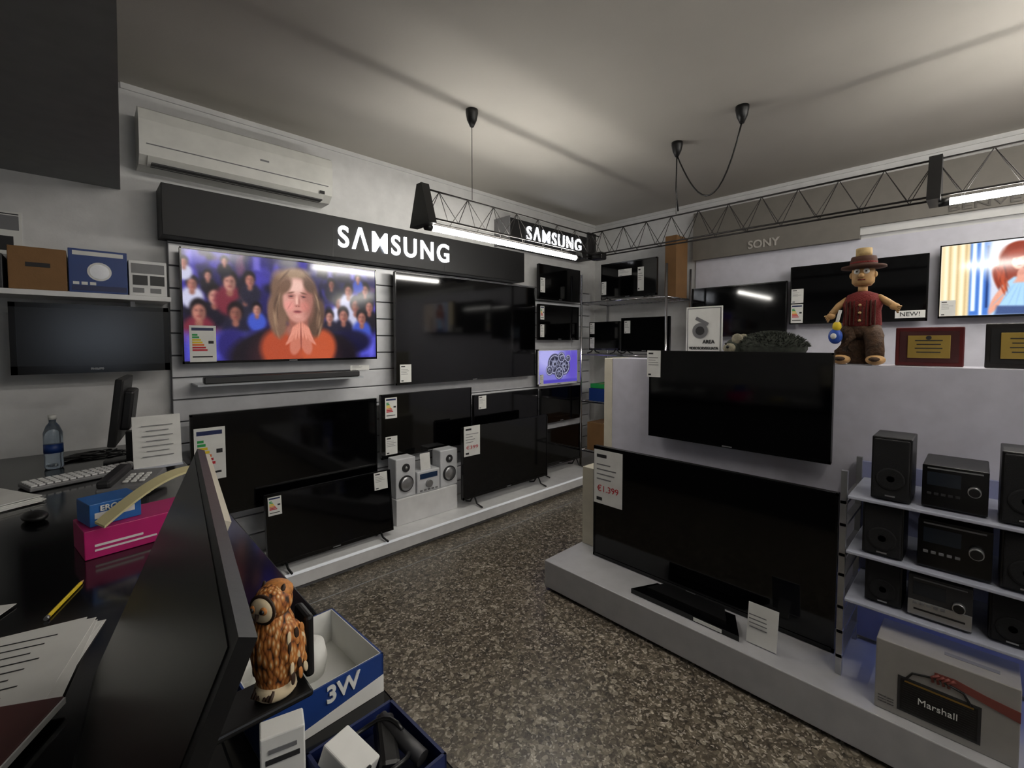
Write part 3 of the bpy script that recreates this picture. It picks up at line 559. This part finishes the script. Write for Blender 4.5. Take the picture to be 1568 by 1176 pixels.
for q in (-1,1):
    b.sph((q*.0052,-.0175,.082),(.0034,.002,.0034),OB); b.sph((q*.0052,-.0190,.082),.0021,BLK); b.cyl((q*.009,.0,.090),(q*.0105,.001,.0965),.0038,OD,r1=.0008,seg=8)
    b.sph((q*.0150,.004,.040),(.0075,.0150,.026),OF,rot=(.22,0,0),seg=20)
    for r in range(5):
        for k in range(3): b.sph((q*(.0215-.0012*abs(k-1)),-.006+.008*k+.001*r,.054-.0095*r),(.0009,.0028,.0062),(OC,OD,OB)[(r+k)%3],rot=(.22+.15*(k-1),q*.05,0),seg=8)
    b.tube([(q*.013,.010,.022),(q*.012,.016,.008),(q*.008,.019,.001)],.005,OD,taper=[1,.8,.4])
    for k in range(3): b.tube([(q*.006+(k-1)*.0028,-.012,.010),(q*.006+(k-1)*.0032,-.0175,.004)],.0015,OD)
b.cyl((0,-.018,.079),(0,-.0215,.0735),.0022,OD,r1=.0004,seg=8)
o=b.done((.109,.398,1.2105),(0,0,-1.0)); o.scale=(.93,.93,.95)
# boxes beside owl
def open_box(b,x0,x1,y0,y1,z0,z1,mo,mi,t=.003):
    b.bx(x0,x1,y0,y1,z0,z0+t,mi); b.bx(x0,x1,y0,y0+t,z0,z1,mo); b.bx(x0,x1,y1-t,y1,z0,z1,mo); b.bx(x0,x0+t,y0,y1,z0,z1,mo); b.bx(x1-t,x1,y0,y1,z0,z1,mo)
    b.bx(x0+t,x1-t,y0+t,y0+t*1.4,z0+t,z1,mi); b.bx(x1-t*1.4,x1-t,y0+t,y1-t,z0+t,z1,mi); b.bx(x0+t,x0+1.4*t,y0+t,y1-t,z0+t,z1,mi); b.bx(x0+t,x1-t,y1-1.4*t,y1-t,z0+t,z1,mi)
b=MB('bulb_box_open'); 
open_box(b,-.09,.09,-.09,.09,0,.062,BLUE,PAPER); b.lathe([(.025,.003),(.03,.03),(.025,.055),(.012,.06)],(.02,.03,.0),PAPER); b.lathe([(.025,.003),(.03,.03),(.02,.05)],(-.04,.03,.0),PAPER)
b.poly([(-.0895,-.0905,0),(.0895,-.0905,0),(.0895,-.0905,.028),(-.0895,-.0905,.006)],(0,-.0006,0),PAPER)
o=b.done((.242,.735,CT),(0,0,.05)); text('3W',.034,(.022,-.0915,.044),PAPER,o,bold=.0008)
b=MB('storage_bin'); open_box(b,-.062,.062,-.065,.065,0,.034,DBLUE,DBLUE); b.box((-.03,.015,.034),(.040,.06,.034),PAPER,.002,rot=(.3,.1,.3)); b.box((.02,.01,.026),(.026,.075,.026),BLK,.006,rot=(.15,.2,-.4)); b.cyl((.043,-.04,.024),(.03,.04,.038),.010,DGRAY)
b.tube([(.055*math.cos(a)*.7,.045*math.sin(a),.040+.006*math.sin(3*a)) for a in np.linspace(0,5.5,24)],.003,BLK); o=b.done((.258,.520,CT),(0,0,.05))
text('OHO',.016,(-.034,-.021,.040),INK,o,rot=(HP+.3,.1,.3)) 
b=MB('barcode_box'); b.box((0,0,.05),(.048,.03,.10),PAPER,.002)
for k in range(9): b.box((-.018+.0042*k,-.0155,.03),(.0018 if k%2 else .0028,.001,.022),INK)
b.box((0,-.0155,.07),(.036,.001,.006),INK); b.box((0,-.0155,.082),(.03,.001,.005),GREY); b.done((.162,.570,CT+.001),(.0,0,-.25)) 
# papers etc on counter
b=MB('paper_stack'); 
for k in range(6): b.box((random.uniform(-.015,.015),random.uniform(-.015,.015),.001+.0012*k),(.19,.26,.001),PAPER,rot=(0,0,random.uniform(-.12,.12)))
for k in range(9): b.box((-.02,.10-.024*k,.0082),(.12-.02*(k%3),.003,.0004),INK)
b.done((-.115,1.11,CT),(0,0,-.3))
b=MB('notebook'); b.box((0,0,.006),(.13,.19,.012),mat('maroon_cover',(80,44,42),.5),.003); b.box((.003,0,.006),(.128,.184,.009),PAPER); b.done((-.135,.90,CT+.010),(0,0,-.5))
b=MB('paper_sheets'); 
for k in range(4): b.box((0.01*k,0.01*k,.001+.0012*k),(.12,.17,.001),PAPER,rot=(0,0,.1*k))
for k in range(6): b.box((0.02,.06-.02*k,.0056),(.08,.002,.0004),GREY)
b.done((-.25,1.36,CT),(0,0,-.8))
b=MB('pencil'); b.cyl((0,-.07,.004),(0,.07,.004),.0038,YEL,seg=6); b.cyl((0,.07,.004),(0,.085,.004),.0038,TAN,r1=.0006,seg=6); b.cyl((0,-.078,.004),(0,-.07,.004),.004,SILVER); b.done((-.04,1.36,CT),(0,0,-.35))
b=MB('pink_box'); b.bx(-.12,.12,-.07,.07,0,.075,PINK,.002); b.bx(-.10,.0,-.0712,-.07,.03,.036,PAPER); b.bx(-.10,.03,-.0712,-.07,.018,.023,PAPER); b.done((.10,1.66,CT),(0,0,.15))
b=MB('blue_box'); b.bx(-.055,.055,-.05,.05,0,.06,mat('box_lightblue',(36,98,170),.4),.002); b.bx(-.045,.04,-.0512,-.05,.02,.035,PAPER); o=b.done((.045,1.66,CT+.0755),(0,0,.25)); text('EROND',.02,(0,-.052,.045),PAPER,o,bold=.0005)
b=MB('yellow_leaflet_roll'); pts=[(-.12+.26*t,.0,.008+.085*math.sin(t*1.9)) for t in np.linspace(0,1,14)]
for p,q in zip(pts,pts[1:]): b.poly([(p[0],p[1]-.02,p[2]),(q[0],q[1]-.02,q[2]),(q[0],q[1]+.02,q[2]+.006),(p[0],p[1]+.02,p[2]+.006)],(0,0,.006),mat('leaflet_cream',(206,196,150),.6))
b.done((.13,1.60,CT+.08),(0,0,.45))
b=MB('white_ribbon'); b.tube([(.02*math.cos(a),0,.034+.028*math.sin(a)) for a in np.linspace(-1.2,4.4,20)],.004,PAPER); b.done((.20,1.53,CT),(0,0,.2))
b=MB('telephone'); b.box((0,0,.02),(.16,.19,.035),GREY,.008,rot=(.12,0,0)); b.box((-.055,0,.05),(.045,.19,.03),DGRAY,.01,rot=(.12,0,0))
for i in range(4):
    for j in range(3): b.box((-.005+.025*j,-.05+.022*i,.037+.0028*i),(.016,.014,.006),PAPER,.002,rot=(.12,0,0))
b.done((.13,2.22,CT+.01),(0,0,-.4))
b=MB('computer_mouse'); b.sph((0,0,.014),(.03,.05,.016),BLK); b.box((0,.02,.029),(.004,.02,.004),GREY); b.done((-.12,2.05,CT),(0,0,.3))
b=MB('keyboard'); b.box((0,0,.01),(.36,.13,.016),GREY,.004)
for i in range(5):
    for j in range(16): b.box((-.165+.022*j,-.048+.024*i,.021),(.018,.019,.007),WOODW,.002)
b.done((.0,2.55,CT),(0,0,.3))
b=MB('paper_pile'); 
for k in range(8): b.box((random.uniform(-.01,.01),random.uniform(-.01,.01),.002+.003*k),(.21,.29,.0025),PAPER,rot=(0,0,random.uniform(-.1,.1)))
b.done((-.27,2.35,CT),(0,0,.5))
b=MB('water_bottle'); WB=mat('bottle_plastic',(190,205,220),.08,trans=.85); b.lathe([(.028,0),(.032,.01),(.030,.05),(.032,.06),(.030,.10),(.032,.11),(.032,.16),(.022,.19),(.012,.205),(.012,.22)],(0,0,0),WB); b.lathe([(.0325,.07),(.0325,.11)],(0,0,0),BLUE); b.cyl((0,0,.218),(0,0,.238),.014,PAPER); b.done((-.10,2.86,CT))
b=MB('computer_monitor'); b.box((0,0,.25),(.03,.38,.30),BLK,.006,rot=(0,.12,0)); b.box((.03,0,.25),(.04,.22,.18),BLK,.01,rot=(0,.12,0)); b.box((.03,0,.07),(.03,.06,.14),BLK); b.lathe([(.10,0),(.10,.008),(.03,.014)],(.03,0,0),BLK); b.done((.13,2.80,CT),(0,0,-.15))
b=MB('leaflet_holder'); b.box((0,0,.12),(.17,.003,.23),PAPER,rot=(-.15,0,0)); b.box((0,.025,.06),(.12,.003,.12),GREY,rot=(.35,0,0)); b.box((0,-.022,.012),(.17,.05,.004),FROST)
for k in range(7): b.box((0,-.0155+.0036*k*.9-.004,.06+.022*k),(.11-.03*(k%2),.001,.003),GREY,rot=(-.15,0,0))
b.done((.235,2.52,CT+.003),(0,0,.0))
b=MB('cable_bundle'); 
for k in range(5): b.tube([(.1*math.cos(a*(1+.1*k))+.02*k,.06*math.sin(a*1.3+k),.006+.004*math.sin(a*2+k)+.004) for a in np.linspace(0,5,24)],.004,BLK)
b.done((-.02,3.02,CT))
# ---------- camera & world
cam=bpy.data.cameras.new('camera'); co=bpy.data.objects.new('camera',cam); S.collection.objects.link(co)
co.location=(0,0,1.5); co.rotation_euler=(math.radians(90-2.5),0,math.radians(-43.8)); cam.sensor_width=36; cam.lens=36*689/1568; cam.shift_y=-.021; cam.clip_start=.02
S.camera=co
w=bpy.data.worlds.new('world'); S.world=w; w.use_nodes=True; w.node_tree.nodes['Background'].inputs[0].default_value=(.75,.85,1,1); w.node_tree.nodes['Background'].inputs[1].default_value=2.0
S.view_settings.view_transform='Standard'; S.view_settings.exposure=.3
